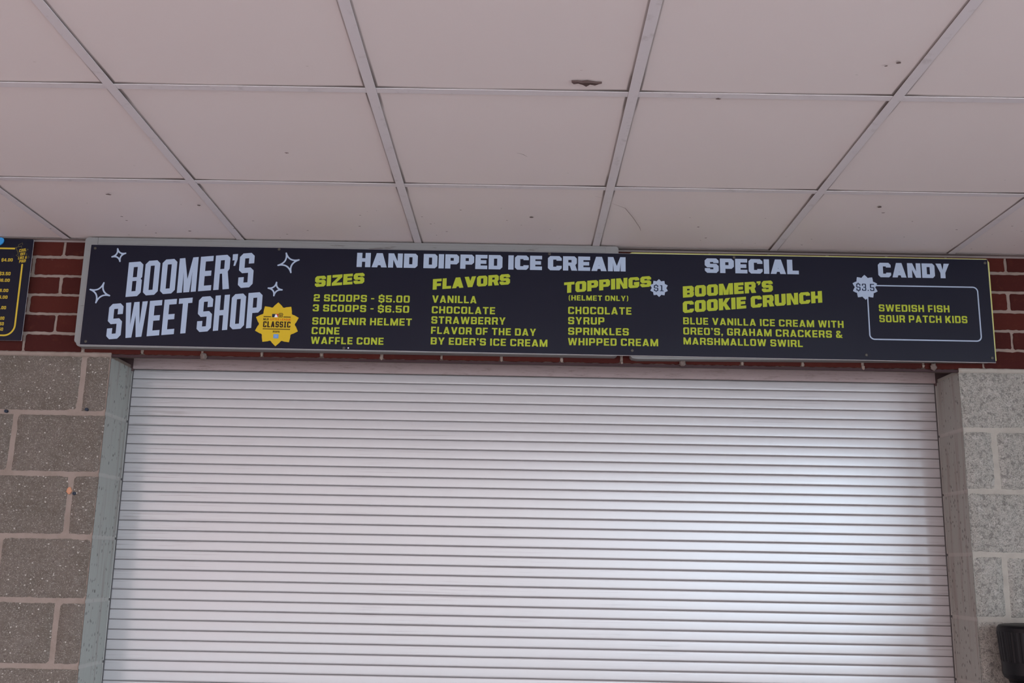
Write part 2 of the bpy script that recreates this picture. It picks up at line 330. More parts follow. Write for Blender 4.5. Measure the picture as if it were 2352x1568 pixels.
# ------------------------------------------------------------------ ceiling: deck, tiles, tees
bm = bmesh.new(); box(bm, EXL-.2, EXR+.2, YC-.3, .6, H+.06, H+.3)
ceiling = tag(obj('ceiling', bm, MORTAR), kind=S)
bm = bmesh.new(); box(bm, EXL-.2, EXL, YC, YLA, H-.002, H+.3); box(bm, EXR, EXR+.2, YRB, YRA, H-.002, H+.3); box(bm, GX0, GX1, YC-.3, YC, H-.002, H+.3); obj('eave_trim', bm, MORTAR, ceiling)
TX, TP = -.9691, .6096
ROWS = [0.0, -.5828, -1.1924] + [-1.1924-TP*i for i in range(1, 9)]
def tile_mesh(w, d):
    bm = bmesh.new(); n = 8
    g = [[bm.verts.new((w*i/n, -d*j/n, -.0012*math.sin(math.pi*i/n)*math.sin(math.pi*j/n))) for j in range(n+1)] for i in range(n+1)]
    uv = bm.loops.layers.uv.new('uv')
    for i in range(n):
        for j in range(n):
            f = bm.faces.new((g[i][j], g[i][j+1], g[i+1][j+1], g[i+1][j]))
    top = [bm.verts.new((x, y, .016)) for x, y in ((0,0),(w,0),(w,-d),(0,-d))]
    bm.faces.new(top)
    for f in bm.faces:
        for l in f.loops: l[uv].uv = (l.vert.co.x/w*TP, -l.vert.co.y/d*TP)
    me = bpy.data.meshes.new('ceiling_tile'); bm.normal_update(); bm.to_mesh(me); bm.free()
    for p in me.polygons:
        p.use_smooth = True
        if p.normal.z > .9 and p.area < .3: pass
    me.materials.append(CEIL); return me
full = tile_mesh(TP-.006, TP-.006); cut = tile_mesh(TP-.006, .5828-.006)
tear_tile = None
for r in range(len(ROWS)-1):
    for k in range(-4, 8):
        o = bpy.data.objects.new('ceiling_tile', cut if r == 0 else full); C.objects.link(o); o.parent = ceiling
        o.location = (TX+TP*(k-1)+.003, ROWS[r]-.003, H+.0032)
        o.rotation_euler = (random.uniform(-.0016, .0016), random.uniform(-.0016, .0016), 0)
        if r == 2 and k == 2: tear_tile = o
def tee(bm, x0, x1, y0, y1, z):
    box(bm, x0, x1, y0, y1, z, z+.0014, .0005)
for k in range(-6, 7):
    x = TX+TP*k; bm = bmesh.new(); tee(bm, x-.012, x+.012, ROWS[-1], -.0225, H-.0010); box(bm, x-.0006, x+.0006, ROWS[-1], -.0225, H+.0005, H+.035)
    obj('main_tee', bm, TEE, ceiling)
for y in ROWS[1:]:
    bm = bmesh.new()
    for k in range(-6, 6): tee(bm, TX+TP*k+.0122, TX+TP*(k+1)-.0122, y-.012, y+.012, H-.0002)
    obj('cross_tee', bm, TEE, ceiling)
bm = bmesh.new(); box(bm, -4.7, 4.7, -.022, 0, H-.0012, H+.0003, .0004); box(bm, -4.7, 4.7, -.0025, 0, H-.0075, H-.0012)
obj('wall_angle', bm, flat('dirty_grey_angle', (.22, .18, .17), .7, .3), ceiling)
def ribbon(bm, pts, w, y=None, z=None, taper=False):
    n = len(pts); L = []
    for i, p in enumerate(pts):
        a = Vector(pts[max(0, i-1)]); b = Vector(pts[min(n-1, i+1)]); d = (b-a).normalized(); nn = Vector((-d.y, d.x))*w/2
        if taper and i in (0, n-1): nn *= .3
        q = Vector(p); L.append((q+nn, q-nn))
    mk = (lambda q: bm.verts.new((q.x, q.y, z))) if z is not None else (lambda q: bm.verts.new((q.x, y, q.y)))
    V = [(mk(a), mk(b)) for a, b in L]
    for (a, b), (c, d) in zip(V, V[1:]): bm.faces.new((a, b, d, c))
DIRT = flat('brown_dirt', (.10, .065, .06), .8, .2)
bm = bmesh.new(); f = bm.faces.new([bm.verts.new((x, y, H-.0005)) for x, y in TEAR]); 
bmesh.ops.extrude_face_region(bm, geom=[f])
for v in list(bm.verts)[:len(TEAR)]: v.co.z = H+.002
for i, v in enumerate(bm.verts):
    if i >= len(TEAR): v.co.z += random.uniform(-.004, 0)
tag(obj('torn_facing', bm, DIRT, ceiling), 'dark torn flap hanging from the tile facing')
bm = bmesh.new()
for s in SCR: ribbon(bm, s, .0022, z=H-.0016, taper=True)
obj('scratch', bm, flat('faint_scratch', (.30, .24, .22), .7, .3), ceiling)
bm = bmesh.new()
for i, (x, y) in enumerate(SPOTS):
    r = (.0055, .002, .0015, .003, .002, .006, .004, .0045, .003, .005, .003, .003, .002, .002, .006, .0035, .003, .005, .004, .004, .003)[i % 21]
    pts = [(x+r*1.4*math.cos(a)*random.uniform(.6, 1.2), y+r*math.sin(a)*random.uniform(.6, 1.3)) for a in [2*math.pi*j/9 for j in range(9)]]
    bm.faces.new([bm.verts.new((px, py, H-.0012)) for px, py in pts])
for i in range(55):
    x, y, r = random.uniform(-1.8, 1.8), -random.uniform(.02, .5)**1.3, random.uniform(.0007, .002)
    bm.faces.new([bm.verts.new((x+r*2*math.cos(a), y+r*math.sin(a), H-.0012)) for a in [2*math.pi*j/7 for j in range(7)]])
tag(obj('dirt_speck', bm, flat('dull_dirt', (.17, .125, .115), .8, .2), ceiling), kind='stuff')

# ------------------------------------------------------------------ brick band
BX0, BX1 = -3.2, 3.3
bm = bmesh.new(); box(bm, BX0, BX1, .0035, .10, ZB+.0060, H+.06)
back = tag(obj('wall_back', bm, MORTAR), kind=S)
def lump_outline(x0, x1, z0, z1, j, step=.009):
    pts = []; 
    def seg(a, b):
        n = max(2, int((Vector(b)-Vector(a)).length/step))
        for i in range(n): q = Vector(a).lerp(Vector(b), i/n); pts.append((q.x, q.y))
    c = .004
    P8 = [(x0+c, z0), (x1-c, z0), (x1, z0+c), (x1, z1-c), (x1-c, z1), (x0+c, z1), (x0, z1-c), (x0, z0+c)]
    for i in range(8): seg(P8[i], P8[(i+1) % 8])
    s = random.uniform(0, 90); out = []
    for x, z in pts:
        d = noise.noise_vector(Vector((x*70, z*70, s)))*j + noise.noise_vector(Vector((x*190, z*190, s)))*j*.6
        out.append((x+d.x, z+d.y))
    return out
bm = bmesh.new(); tone = bm.faces.layers.float.new('tone_f'); tones = []
CO = ZB
for c in range(6):
    z0, z1 = CO+.0677*c+.0052, min(CO+.0677*(c+1)-.0048, H+.03)
    zc0 = z0; off = -1.0814+(.1016 if c % 2 else 0)
    for k in range(-11, 22):
        x0, x1 = off+.2032*k+.005, off+.2032*(k+1)-.005
        if x1 < BX0 or x0 > BX1: continue
        z0 = ZB+.0002 if c == 0 and x1 > XL+.02 and x0 < XR-.02 else zc0
        dz = random.uniform(-.0012, .0012) if c else 0; o_ = lump_outline(x0+random.uniform(-.0015, .0015), x1+random.uniform(-.0015, .0015), z0+dz, z1+dz, .0021)
        yf = random.uniform(-.0006, .0014); cx, cz = (x0+x1)/2, (z0+z1)/2
        a = [bm.verts.new((x, .006, z)) for x, z in o_]
        b = [bm.verts.new((x, yf+.0012, z)) for x, z in o_]
        q = [bm.verts.new((cx+(x-cx)*.972, yf, cz+(z-cz)*.93)) for x, z in o_]
        n = len(o_); tv = random.random(); nf0 = len(bm.faces)
        fs = []
        for r1, r2_ in ((a, b), (b, q)):
            for i in range(n): fs.append(bm.faces.new((r1[i], r1[(i+1) % n], r2_[(i+1) % n], r2_[i])))
        fs.append(bm.faces.new(q))
        for f in fs: f[tone] = tv
bricks = obj('brickwork', bm, BRICK, back)
me = bricks.data; src = me.attributes['tone_f']; dst = me.attributes.new('tone', 'FLOAT', 'FACE')
for i, d in enumerate(src.data): dst.data[i].value = d.value
# mortar squeezed out under the bottom course
bm = bmesh.new()
for k in range(-2, 13):
    x = -1.0814+.2032*k
    r = bmesh.ops.create_icosphere(bm, subdivisions=2, radius=1)
    s = random.uniform(.45, 1.0); dz = -.004 if not -1.35 < x < 1.45 else random.uniform(-.012, -.002)
    for v in r['verts']:
        v.co = Vector((x+v.co.x*.0058*s, .0008+v.co.y*.0028, ZB+.012+dz+v.co.z*.009*s))+noise.noise_vector(v.co*160+Vector((k, 0, 0)))*.0022
obj('mortar_drip', bm, MORTAR, back, True)
bm = bmesh.new()
for x, z in LUMPS:
    r = bmesh.ops.create_icosphere(bm, subdivisions=3, radius=1)
    for v in r['verts']: v.co = Vector((x+v.co.x*.010, -.006+v.co.y*.008, z+v.co.z*.012))+noise.noise_vector(v.co*1.7+Vector((x*9, 0, 0)))*.005
tag(obj('mud_lump', bm, flat('grey_mud', (.16, .125, .11), .9, .2), back, True), 'grey dried mud lump stuck under the bricks')

# ------------------------------------------------------------------ block piers, painted jambs
def block(bm, x0, x1, z0, z1, fx0, fx1):
    n = max(3, int((x1-x0)/.011)); m = max(3, int((z1-z0)/.011)); s = random.uniform(0, 50)
    G = []
    for i in range(n+1):
        col = []
        for j in range(m+1):
            x = x0+(x1-x0)*i/n; z = z0+(z1-z0)*j/m
            e = min(1, min(i, n-i, j, m-j)/1.5)
            d = noise.fractal(Vector((x*14, z*14, s)), 1, 2, 4)*.0042+noise.noise(Vector((x*60, z*60, s)))*(.0022 if x < 0 else .005)
            y = .0065-e*(.0065+.0015+d)
            jx = noise.noise(Vector((x*90, z*90, s+9)))*.0022; jz = noise.noise(Vector((x*90, z*90, s+19)))*.0022
            col.append(bm.verts.new((x+jx, y, z+jz)))
        G.append(col)
    for i in range(n):
        for j in range(m): bm.faces.new((G[i][j], G[i+1][j], G[i+1][j+1], G[i][j+1]))
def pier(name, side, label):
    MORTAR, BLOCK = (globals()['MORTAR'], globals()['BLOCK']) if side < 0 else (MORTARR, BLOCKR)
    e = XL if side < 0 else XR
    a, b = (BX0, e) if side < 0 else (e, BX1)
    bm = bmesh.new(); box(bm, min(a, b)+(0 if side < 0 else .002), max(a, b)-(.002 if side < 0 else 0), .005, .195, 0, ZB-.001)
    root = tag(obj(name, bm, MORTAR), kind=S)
    bm = bmesh.new()
    for c in range(11):
        z1 = ZB-.2032*c-.005; z0 = ZB-.2032*(c+1)+.005
        if side < 0: first = .0905 if c % 2 == 0 else .3015
        else: first = .306 if c % 2 == 0 else .103
        js = [0, first]
        while js[-1] < abs(b-a)+.4: js.append(js[-1]+.4064)
        for p, q in zip(js, js[1:]):
            q = min(q, abs(b-a)); 
            if q-p < .03: continue
            x0, x1 = (e-q, e-p) if side < 0 else (e+p, e+q)
            x0 += .0055 if (side < 0 or p > 0) else 0; x1 -= .0055 if (side > 0 or p > 0) else 0
            block(bm, x0, x1, z0, z1, 0, 0)
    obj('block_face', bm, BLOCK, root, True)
    # top mortar bed squeezed proud of the blocks
    bm = bmesh.new(); n = 160; x0, x1 = min(a, b), max(a, b); R = []
    for i in range(n+1):
        x = x0+(x1-x0)*i/n; w1 = noise.noise(Vector((x*40, 0, 3)))*.002; w2 = noise.noise(Vector((x*55, 5, 3)))*.003
        R.append([bm.verts.new(q) for q in ((x, .006, ZB-.012+w2), (x, -.003+w1, ZB-.008+w2), (x, -.004+w1, ZB+.001), (x, .004, ZB+.0062+w1))])
    for p, q in zip(R, R[1:]):
        for i in range(3): bm.faces.new((p[i], q[i], q[i+1], p[i+1]))
    bm.faces.new(R[0]); bm.faces.new(R[-1][::-1])
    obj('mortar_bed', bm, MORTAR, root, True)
    # painted return: courses with shallow joints, ragged top
    bm = bmesh.new(); prof = []
    z = .0
    for c in range(10, -1, -1):
        zb = ZB-.2032*(c+1); zt = ZB-.2032*c
        prof += [(zb+.004, .0016), (zb+.007, .0003), (zb+.012, 0), (zt-.012, 0), (zt-.007, .0003), (zt-.004, .0016)]
    prof = [q for q in prof if q[0] < 2.222]
    ny = 26; cols = []
    for j in range(ny+1):
        y = .001+.1965*j/ny; col = []
        top = 2.2215+noise.noise(Vector((y*160, side, 0)))*.0030+noise.noise(Vector((y*420, side, 7)))*.0020+(.002 if j == 0 else 0)
        for zz, d in prof+[(top, .0003)]:
            w = noise.noise(Vector((y*25, zz*25, side*3)))*.0006
            ex = noise.noise(Vector((zz*75, 1, side)))*.0018 if j == 0 else 0
            col.append(bm.verts.new((e+side*(d+w-.0012), y+ex, zz)))
        cols.append(col)
    for p, q in zip(cols, cols[1:]):
        for i in range(len(p)-1): bm.faces.new((p[i], p[i+1], q[i+1], q[i]))
    # bead of paint on the inner edge and the return behind it
    e2 = cols[-1]; k = [bm.verts.new((v.co.x+side*.03, v.co.y, v.co.z)) for v in e2]
    for i in range(len(e2)-1): bm.faces.new((e2[i], e2[i+1], k[i+1], k[i]))
    j = obj('painted_jamb', bm, JAMB, root, True); tag(j, label)
    bm = bmesh.new(); 
    for c in range(11):
        zt = min(2.221, ZB-.2032*c-.004); zb = ZB-.2032*(c+1)+.004
        x0 = e-side*.0016; box(bm, min(x0, x0+side*.004), max(x0, x0+side*.004), .1945+random.uniform(0, .0008), .1990, zb, zt, .0006)
    obj('corner_bead', bm, flat('chipped_pale_paint', (.50, .48, .45), .6, .3), root)
    return root
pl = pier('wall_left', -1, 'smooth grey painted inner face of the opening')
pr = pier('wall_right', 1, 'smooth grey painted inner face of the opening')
bm = bmesh.new(); r = bmesh.ops.create_icosphere(bm, subdivisions=3, radius=1)
for v in r['verts']: v.co = Vector((-1.4815+v.co.x*.009, .003+v.co.y*.004, 1.774+v.co.z*.011))+noise.noise_vector(v.co*2)*.003
tag(obj('mortar_patch', bm, flat('orange_mortar', (.52, .25, .15), .9, .2), pl, True), 'small orange patch on the mortar joint')
for i, ((x, z), lab) in enumerate(zip(PLUGS, ('dark blue anchor plug in the left block pier, nearest the photo edge', 'dark blue anchor plug in the left block pier, just below the sign corner', 'dark blue anchor plug in the left block pier, the lowest one'))):
    bm = bmesh.new(); prof = [(.0055, 0), (.0055, .012), (.0048, .0135), (.0022, .0135), (.002, .010)]
    rings = []
    for rr, d in prof: rings.append([bm.verts.new((rr*math.cos(a), .010-d, rr*math.sin(a))) for a in [2*math.pi*q/16 for q in range(16)]])
    for p, q in zip(rings, rings[1:]):
        for s in range(16): bm.faces.new((p[s], p[(s+1) % 16], q[(s+1) % 16], q[s]))
    bm.faces.new(rings[0]); bm.faces.new(rings[-1])
    o = obj('wall_anchor', bm, PLUG, None, True); o.location = (x, -.003, z); tag(o, lab, 'wall plug', 'anchor plugs in the left pier')

# lintel, fascia behind it, recess around them
bm = bmesh.new(); box(bm, XL-.001, XR+.001, .0015, .013, ZB-.0100, ZB-.0012, .0012); trim = tag(obj('trim_1', bm, STEEL), kind=S)
bm = bmesh.new(); box(bm, -1.3785, 1.4655, .176, .186, 2.2185, 2.345, .001); tag(obj('trim_2', bm, FASCIA), kind=S)
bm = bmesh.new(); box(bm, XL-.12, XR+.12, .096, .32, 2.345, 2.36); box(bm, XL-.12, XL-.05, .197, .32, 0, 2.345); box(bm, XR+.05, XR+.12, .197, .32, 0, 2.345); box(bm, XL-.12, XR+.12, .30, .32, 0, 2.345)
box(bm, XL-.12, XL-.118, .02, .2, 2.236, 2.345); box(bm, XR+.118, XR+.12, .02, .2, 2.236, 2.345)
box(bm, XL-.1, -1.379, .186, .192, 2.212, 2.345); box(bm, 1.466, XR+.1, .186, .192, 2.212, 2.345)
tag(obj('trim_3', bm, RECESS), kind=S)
bm = bmesh.new(); box(bm, XL, XR, -.05, .30, .90, .95, .004); tag(obj('trim_4', bm, JAMB), kind=S)
bm = bmesh.new(); box(bm, XL, XR, .005, .195, 0, .90); tag(obj('wall_sill', bm, BLOCK), kind=S)

# ------------------------------------------------------------------ roller shutter
shutter = tag(empty('roller_shutter', (0, .205, .95)), 'closed off-white roller shutter filling the opening below the long navy sign', 'roller shutter')
bm = bmesh.new(); PT = .03319; Z0 = 2.2203
ys = .2035; prof = [(2.30, ys, 0), (Z0+.0010, ys, 0)]
for k in range(38):
    zt = Z0-PT*k
    # dark hooked joint, then a barely bowed face
    prof += [(zt+.0006, ys+.0030, 1), (zt-.0006, ys+.0030, 1), (zt-.0010, ys+.0003, 0)]
    for i in range(1, 8):
        f = i/8; prof.append((zt-.0010-(PT-.0018)*f, ys-P['bow']*(1-(2*f-1)**2)+.0002, 0))
    prof.append((zt-PT+.0008, ys+.0003, 0))
prof = [q for q in prof if q[0] > .985]
A = [bm.verts.new((XL-.025, y, z)) for z, y, m in prof]; B = [bm.verts.new((XR+.025, y, z)) for z, y, m in prof]
for i in range(len(prof)-1):
    f = bm.faces.new((A[i], B[i], B[i+1], A[i+1])); f.material_index = 1 if (prof[i][2] or prof[i+1][2]) else 0
me = bpy.data.meshes.new('slat_curtain'); bm.normal_update(); bm.to_mesh(me); bm.free()
for p in me.polygons: p.use_smooth = p.material_index == 0
cur = link('slat_curtain', me, [SHUT, GROOVE], shutter); cur.matrix_parent_inverse = Matrix.Translation((0, -.205, -.95))
def child_fix(o, root): o.matrix_parent_inverse = Matrix.Translation(-root.location); return o
for s, e in ((-1, XL), (1, XR)):
    bm = bmesh.new(); x0, x1 = sorted((e+s*.028, e-s*.0045)); box(bm, x0, x1, .1995, .2025, .955, 2.222); box(bm, *sorted((e+s*.028, e+s*.024)), .1995, .23, .955, 2.222)  # dark front strip stands in for the shaded gap beside the jamb
    tag(child_fix(obj('guide_rail_gap', bm, GUIDE, shutter), shutter), 'guide rail with a dark strip for the shaded gap')
bm = bmesh.new(); box(bm, XL-.01, XR+.01, .192, .222, .952, .992, .003); child_fix(obj('bottom_bar', bm, SHUT, shutter), shutter)

# ------------------------------------------------------------------ block letter font (cap height 1)
ST = {'heavy': dict(w=.90, s=.345, h=.25, c=.15, g=.085, sp=.30, pb=.30), 'cond': dict(w=.425, s=.155, h=.15, c=.095, g=.065, sp=.13, pb=.42),
      'body': dict(w=.74, s=.215, h=.185, c=.115, g=.17, sp=.36, pb=.33), 'light': dict(w=.60, s=.155, h=.125, c=.09, g=.20, sp=.3, pb=.4),
      'slab': dict(w=.62, s=.235, h=.18, c=.10, g=.13, sp=.3, pb=.35), 'tiny': dict(w=.62, s=.20, h=.19, c=.10, g=.13, sp=.35, pb=.36), 'price': dict(w=.62, s=.20, h=.19, c=.12, g=.13, sp=.3, pb=.36)}
def glyph(ch, st):
    w, s, h, c, pb = st['w'], st['s'], st['h'], st['c'], st['pb']
    R = lambda x0, y0, x1, y1: [[(x0, y0), (x1, y0), (x1, y1), (x0, y1)]]
    oct_ = lambda x0, y0, x1, y1: [(x0+c, y0), (x1-c, y0), (x1, y0+c), (x1, y1-c), (x1-c, y1), (x0+c, y1), (x0, y1-c), (x0, y0+c)]
    t1 = .5+h/2+(.5-h*1.5)*.42; b1 = 1-t1; m0, m1 = .5-h/2, .5+h/2
    if ch in 'O0': return w, [[oct_(0, 0, w, 1), R(s, h, w-s, 1-h)[0]]]
    if ch == 'D': return w, [[[(0, 0), (w-c, 0), (w, c), (w, 1-c), (w-c, 1), (0, 1)], R(s, h, w-s, 1-h)[0]]]
    if ch == 'B': return w, [[[(0, 0), (w-c, 0), (w, c), (w, .5-c*.45), (w-c*.45, .5), (w, .5+c*.45), (w, 1-c), (w-c, 1), (0, 1)], R(s, h, w-s, m0+.02)[0], R(s, m1-.02, w-s, 1-h)[0]]]
    if ch == 'P': return w, [[[(0, 0), (s, 0), (s, pb), (w-c, pb), (w, pb+c), (w, 1-c), (w-c, 1), (0, 1)], R(s, pb+h, w-s, 1-h)[0]]]
    if ch == 'R':
        return w, [[[(0, 0), (s, 0), (s, pb+.04), (w-s-.12*w, pb+.04), (w-s, 0), (w+.03, 0), (w-.11*w, pb+.09), (w, pb+.09+c*.8), (w, 1-c), (w-c, 1), (0, 1)], R(s, pb+.04+h*.9, w-s, 1-h)[0]]]
    if ch == 'C': return w, [[[(w, t1), (w, 1-c), (w-c, 1), (c, 1), (0, 1-c), (0, c), (c, 0), (w-c, 0), (w, c), (w, b1), (w-s, b1), (w-s, h), (s, h), (s, 1-h), (w-s, 1-h), (w-s, t1)]]]
    if ch == 'G': return w, [[[(w, t1), (w, 1-c), (w-c, 1), (c, 1), (0, 1-c), (0, c), (c, 0), (w-c, 0), (w, c), (w, .54), (w*.5, .54), (w*.5, .54-h), (w-s, .54-h), (w-s, h), (s, h), (s, 1-h), (w-s, 1-h), (w-s, t1)]]]
    if ch == 'S': return w, [[[(w, t1), (w, 1-c), (w-c, 1), (c, 1), (0, 1-c), (0, m0+c), (c, m0), (w-s, m0), (w-s, h), (s, h), (s, b1), (0, b1), (0, c), (c, 0), (w-c, 0), (w, c), (w, m1-c), (w-c, m1), (s, m1), (s, 1-h), (w-s, 1-h), (w-s, t1)]]]
    if ch == '$':
        sh = glyph('S', st)[1]; k = s*.42
        return w, sh+[R(w/2-k, 1, w/2+k, 1.13), R(w/2-k, -.13, w/2+k, 0)]
    if ch == '2': return w, [[[(0, t1), (0, 1-c), (c, 1), (w-c, 1), (w, 1-c), (w, m0+c), (w-c, m0), (s, m0), (s, h), (w, h), (w, 0), (0, 0), (0, m1-c), (c, m1), (w-s, m1), (w-s, 1-h), (s, 1-h), (s, t1)]]]
    if ch == '3':
        q = c*.5
        return w, [[[(0, t1), (0, 1-c), (c, 1), (w-c, 1), (w, 1-c), (w, .5+q), (w-q, .5), (w, .5-q), (w, c), (w-c, 0), (c, 0), (0, c), (0, b1), (s, b1), (s, h), (w-s, h), (w-s, m0), (w*.34, m0), (w*.34, m1), (w-s, m1), (w-s, 1-h), (s, 1-h), (s, t1)]]]
    if ch == '4': return w*1.05, [[[(w-s-.06, 0), (w-.06, 0), (w-.06, .2), (w+.04, .2), (w+.04, .2+h), (w-.06, .2+h), (w-.06, 1), (w-s-.14, 1), (0, .2+h+.03), (0, .2), (w-s-.06, .2)], [(s*.75, .2+h), (w-s-.06, .2+h), (w-s-.06, .78)]]]
    if ch == '5': return w, [[[(w, 1-h), (w, 1), (0, 1), (0, .42), (w-s, .42), (w-s, h), (s, h), (s, b1*.9), (0, b1*.9), (0, c), (c, 0), (w-c, 0), (w, c), (w, .42+h-c), (w-c, .42+h), (s, .42+h), (s, 1-h)]]]
    if ch == '6': return w, [[[(w, t1+.04), (w, 1-c), (w-c, 1), (c, 1), (0, 1-c), (0, c), (c, 0), (w-c, 0), (w, c), (w, .60-c), (w-c, .60), (s, .60), (s, 1-h), (w-s, 1-h), (w-s, t1+.04)], R(s, h, w-s, .60-h)[0]]]
    if ch == '1': return w*.85, [[[(0, 0), (w*.85, 0), (w*.85, h), (w*.43+s/2, h), (w*.43+s/2, 1), (.03, 1), (.03, 1-h), (w*.43-s/2, 1-h), (w*.43-s/2, h), (0, h)]]]
    if ch == 'E': return w*.87, [[[(0, 0), (w*.87, 0), (w*.87, h), (s, h), (s, m0), (w*.80, m0), (w*.80, m1), (s, m1), (s, 1-h), (w*.87, 1-h), (w*.87, 1), (0, 1)]]]
    if ch == 'F': return w*.84, [[[(0, 0), (s, 0), (s, m0-.06), (w*.78, m0-.06), (w*.78, m1-.06), (s, m1-.06), (s, 1-h), (w*.84, 1-h), (w*.84, 1), (0, 1)]]]
    if ch == 'L': return w*.83, [[[(0, 0), (w*.83, 0), (w*.83, h), (s, h), (s, 1), (0, 1)]]]
    if ch == 'I':
        if st is ST['slab']: q = s*1.9; return q, [[[(0, 0), (q, 0), (q, h*.8), (q/2+s/2, h*.8), (q/2+s/2, 1-h*.8), (q, 1-h*.8), (q, 1), (0, 1), (0, 1-h*.8), (q/2-s/2, 1-h*.8), (q/2-s/2, h*.8), (0, h*.8)]]]
        return s, [R(0, 0, s, 1)]
    if ch == 'H': return w, [[[(0, 0), (s, 0), (s, m0), (w-s, m0), (w-s, 0), (w, 0), (w, 1), (w-s, 1), (w-s, m1), (s, m1), (s, 1), (0, 1)]]]
    if ch == 'T': q = w*.95; return q, [[[(q/2-s/2, 0), (q/2+s/2, 0), (q/2+s/2, 1-h), (q, 1-h), (q, 1), (0, 1), (0, 1-h), (q/2-s/2, 1-h)]]]
    if ch == 'U': return w, [[[(c, 0), (w-c, 0), (w, c), (w, 1), (w-s, 1), (w-s, h), (s, h), (s, 1), (0, 1), (0, c)]]]
    if ch == 'Z': q = w*.95; return q, [[[(0, 0), (q, 0), (q, h), (s*1.05, h), (q, 1-h), (q, 1), (.02, 1), (.02, 1-h), (q-s*1.05, 1-h), (0, h)]]]
    if ch == 'N': q = w*1.04; d = s*1.05; return q, [[[(0, 0), (s*.95, 0), (s*.95, .56), (q-d, 0), (q, 0), (q, 1), (q-s*.95, 1), (q-s*.95, .44), (d, 1), (0, 1)]]]
    if ch == 'M':
        q = w*1.28; k = s*.94; d = s*.55
        return q, [[[(0, 0), (k, 0), (k, .60), (q/2-d, 0), (q/2+d, 0), (q-k, .60), (q-k, 0), (q, 0), (q, 1), (q-k*1.08, 1), (q/2, .38), (k*1.08, 1), (0, 1)]]]
    if ch in 'AV':
        q = w*1.10; tw = s*1.12; s1 = s*1.06; kk = (q/2-tw/2); yb = .15; yt = yb+h*.85
        if ch == 'A':
            ap = (q/2-s1)/kk; sh = [[[(0, 0), (q/2-tw/2, 1), (q/2+tw/2, 1), (q, 0), (q-s1, 0), (q-s1-kk*yb, yb), (s1+kk*yb, yb), (s1, 0)]]]
            if ap > yt+.03: sh[0].append([(s1+kk*yt, yt), (q-s1-kk*yt, yt), (q/2, ap)])
            return q, sh
        ap = 1-(q/2-s1)/kk
        return q, [[[(0, 1), (q/2-tw/2, 0), (q/2+tw/2, 0), (q, 1), (q-s1, 1), (q/2, max(ap, .04)), (s1, 1)]]]
    if ch == 'W':
        q = w*1.52; k = s*1.0; a = q*.27
        return q, [[[(0, 1), (a-k*.55, 0), (a+k*.55, 0), (q/2, .62), (q-a-k*.55, 0), (q-a+k*.55, 0), (q, 1), (q-k, 1), (q-a-.01, .36), (q/2+k*.5, 1), (q/2-k*.5, 1), (a+.01, .36), (k, 1)]]]
    if ch == 'Y': q = w*1.06; k = s*1.1; return q, [[[(q/2-s/2, 0), (q/2+s/2, 0), (q/2+s/2, .36), (q, 1), (q-k, 1), (q/2, .56), (k, 1), (0, 1), (q/2-s/2, .36)]]]
    if ch == 'K': q = w*1.04; return q, [[[(0, 0), (s, 0), (s, .30), (s+.07*w, .36), (q-s*1.08, 0), (q+.02, 0), (q*.66, .55), (q, 1), (q-s*1.08, 1), (s, .62), (s, 1), (0, 1)]]]
    if ch == '.': return s*.95, [R(0, 0, s*.95, s*.95)]
    if ch == ',': return s, [[[(s*.12, -.17), (s*.5, -.17), (s, .12), (s, s*.95), (0, s*.95), (0, 0), (s*.35, 0)]]]
    if ch == "'": return s*.95, [[[(s*.25, .66), (s*.6, .66), (s*.95, .84), (s*.95, 1), (0, 1), (0, .82), (s*.42, .82)]]]
    if ch == '-': return w*.52, [R(0, .40, w*.52, .40+h*.9)]
    if ch == '!': return s, [R(0, 0, s, s*.9), R(0, .34, s, 1)]
    if ch == '(': return .26, [[[(.26, 1.03), (.13, 1.03), (0, .80), (0, .16), (.13, -.08), (.26, -.08), (.15, .18), (.15, .78)]]]
    if ch == ')': return .26, [[[(0, 1.03), (.13, 1.03), (.26, .80), (.26, .16), (.13, -.08), (0, -.08), (.11, .18), (.11, .78)]]]
    if ch == '&':
        q = w*1.1
        return q, [[[(c, 0), (w*.7, 0), (w*.82, .10), (q-s*.9, 0), (q+.04, 0), (w*.92, .22), (q, .42), (w*.86, .48), (w*.74, .34), (w*.45, .58), (w*.80, .70), (w*.80, 1-c), (w*.80-c, 1), (.05+c, 1), (.05, 1-c), (.05, .68), (.16, .54), (0, .42), (0, c)],
                    [(s, h), (w*.56, h), (w*.30, .45), (s, .38)], [(.05+s*.9, .70), (.30*w, .64), (w*.80-s*.9, .76), (w*.80-s*.9, 1-h*.9), (.05+s*.9, 1-h*.9)]]]
    return st['w'], [R(0, 0, st['w'], 1)]
def text_bm(bm, t, style, x0, z0, x1, z1, cap, y):
    st = ST[style]; pen = 0; items = []
    for i, ch in enumerate(t):
        if ch == ' ': pen += st['sp']; continue
        w, sh = glyph(ch, st)
        items.append((pen, w, sh)); pen += w+st['g']
    tot = items[-1][0]+items[-1][1]; kx = (x1-x0)/tot; sl = (z1-z0)/(x1-x0)
    for px, w, sh in items:
        for cons in sh:
            loops = [[Vector(((px+x)*kx, yy, 0)) for x, yy in con] for con in cons]
            tris = tessellate_polygon(loops); flatv = [v for l in loops for v in l]
            V = [bm.verts.new((x0+v.x, y, z0+v.x*sl+v.y*cap)) for v in flatv]
            for a, b, c in tris:
                try: f = bm.faces.new((V[a], V[b], V[c]))
                except ValueError: continue
                f.normal_update()
                if f.normal.y > 0: f.normal_flip()
def raw(name, bm, m, parent, label=None):
    me = bpy.data.meshes.new(name); bm.normal_update()
    for f in bm.faces:
        if f.normal.y > 0: f.normal_flip()
    bm.to_mesh(me); bm.free(); o = link(name, me, m, parent); o.matrix_parent_inverse = Matrix.Translation(-parent.location)
    return tag(o, label)
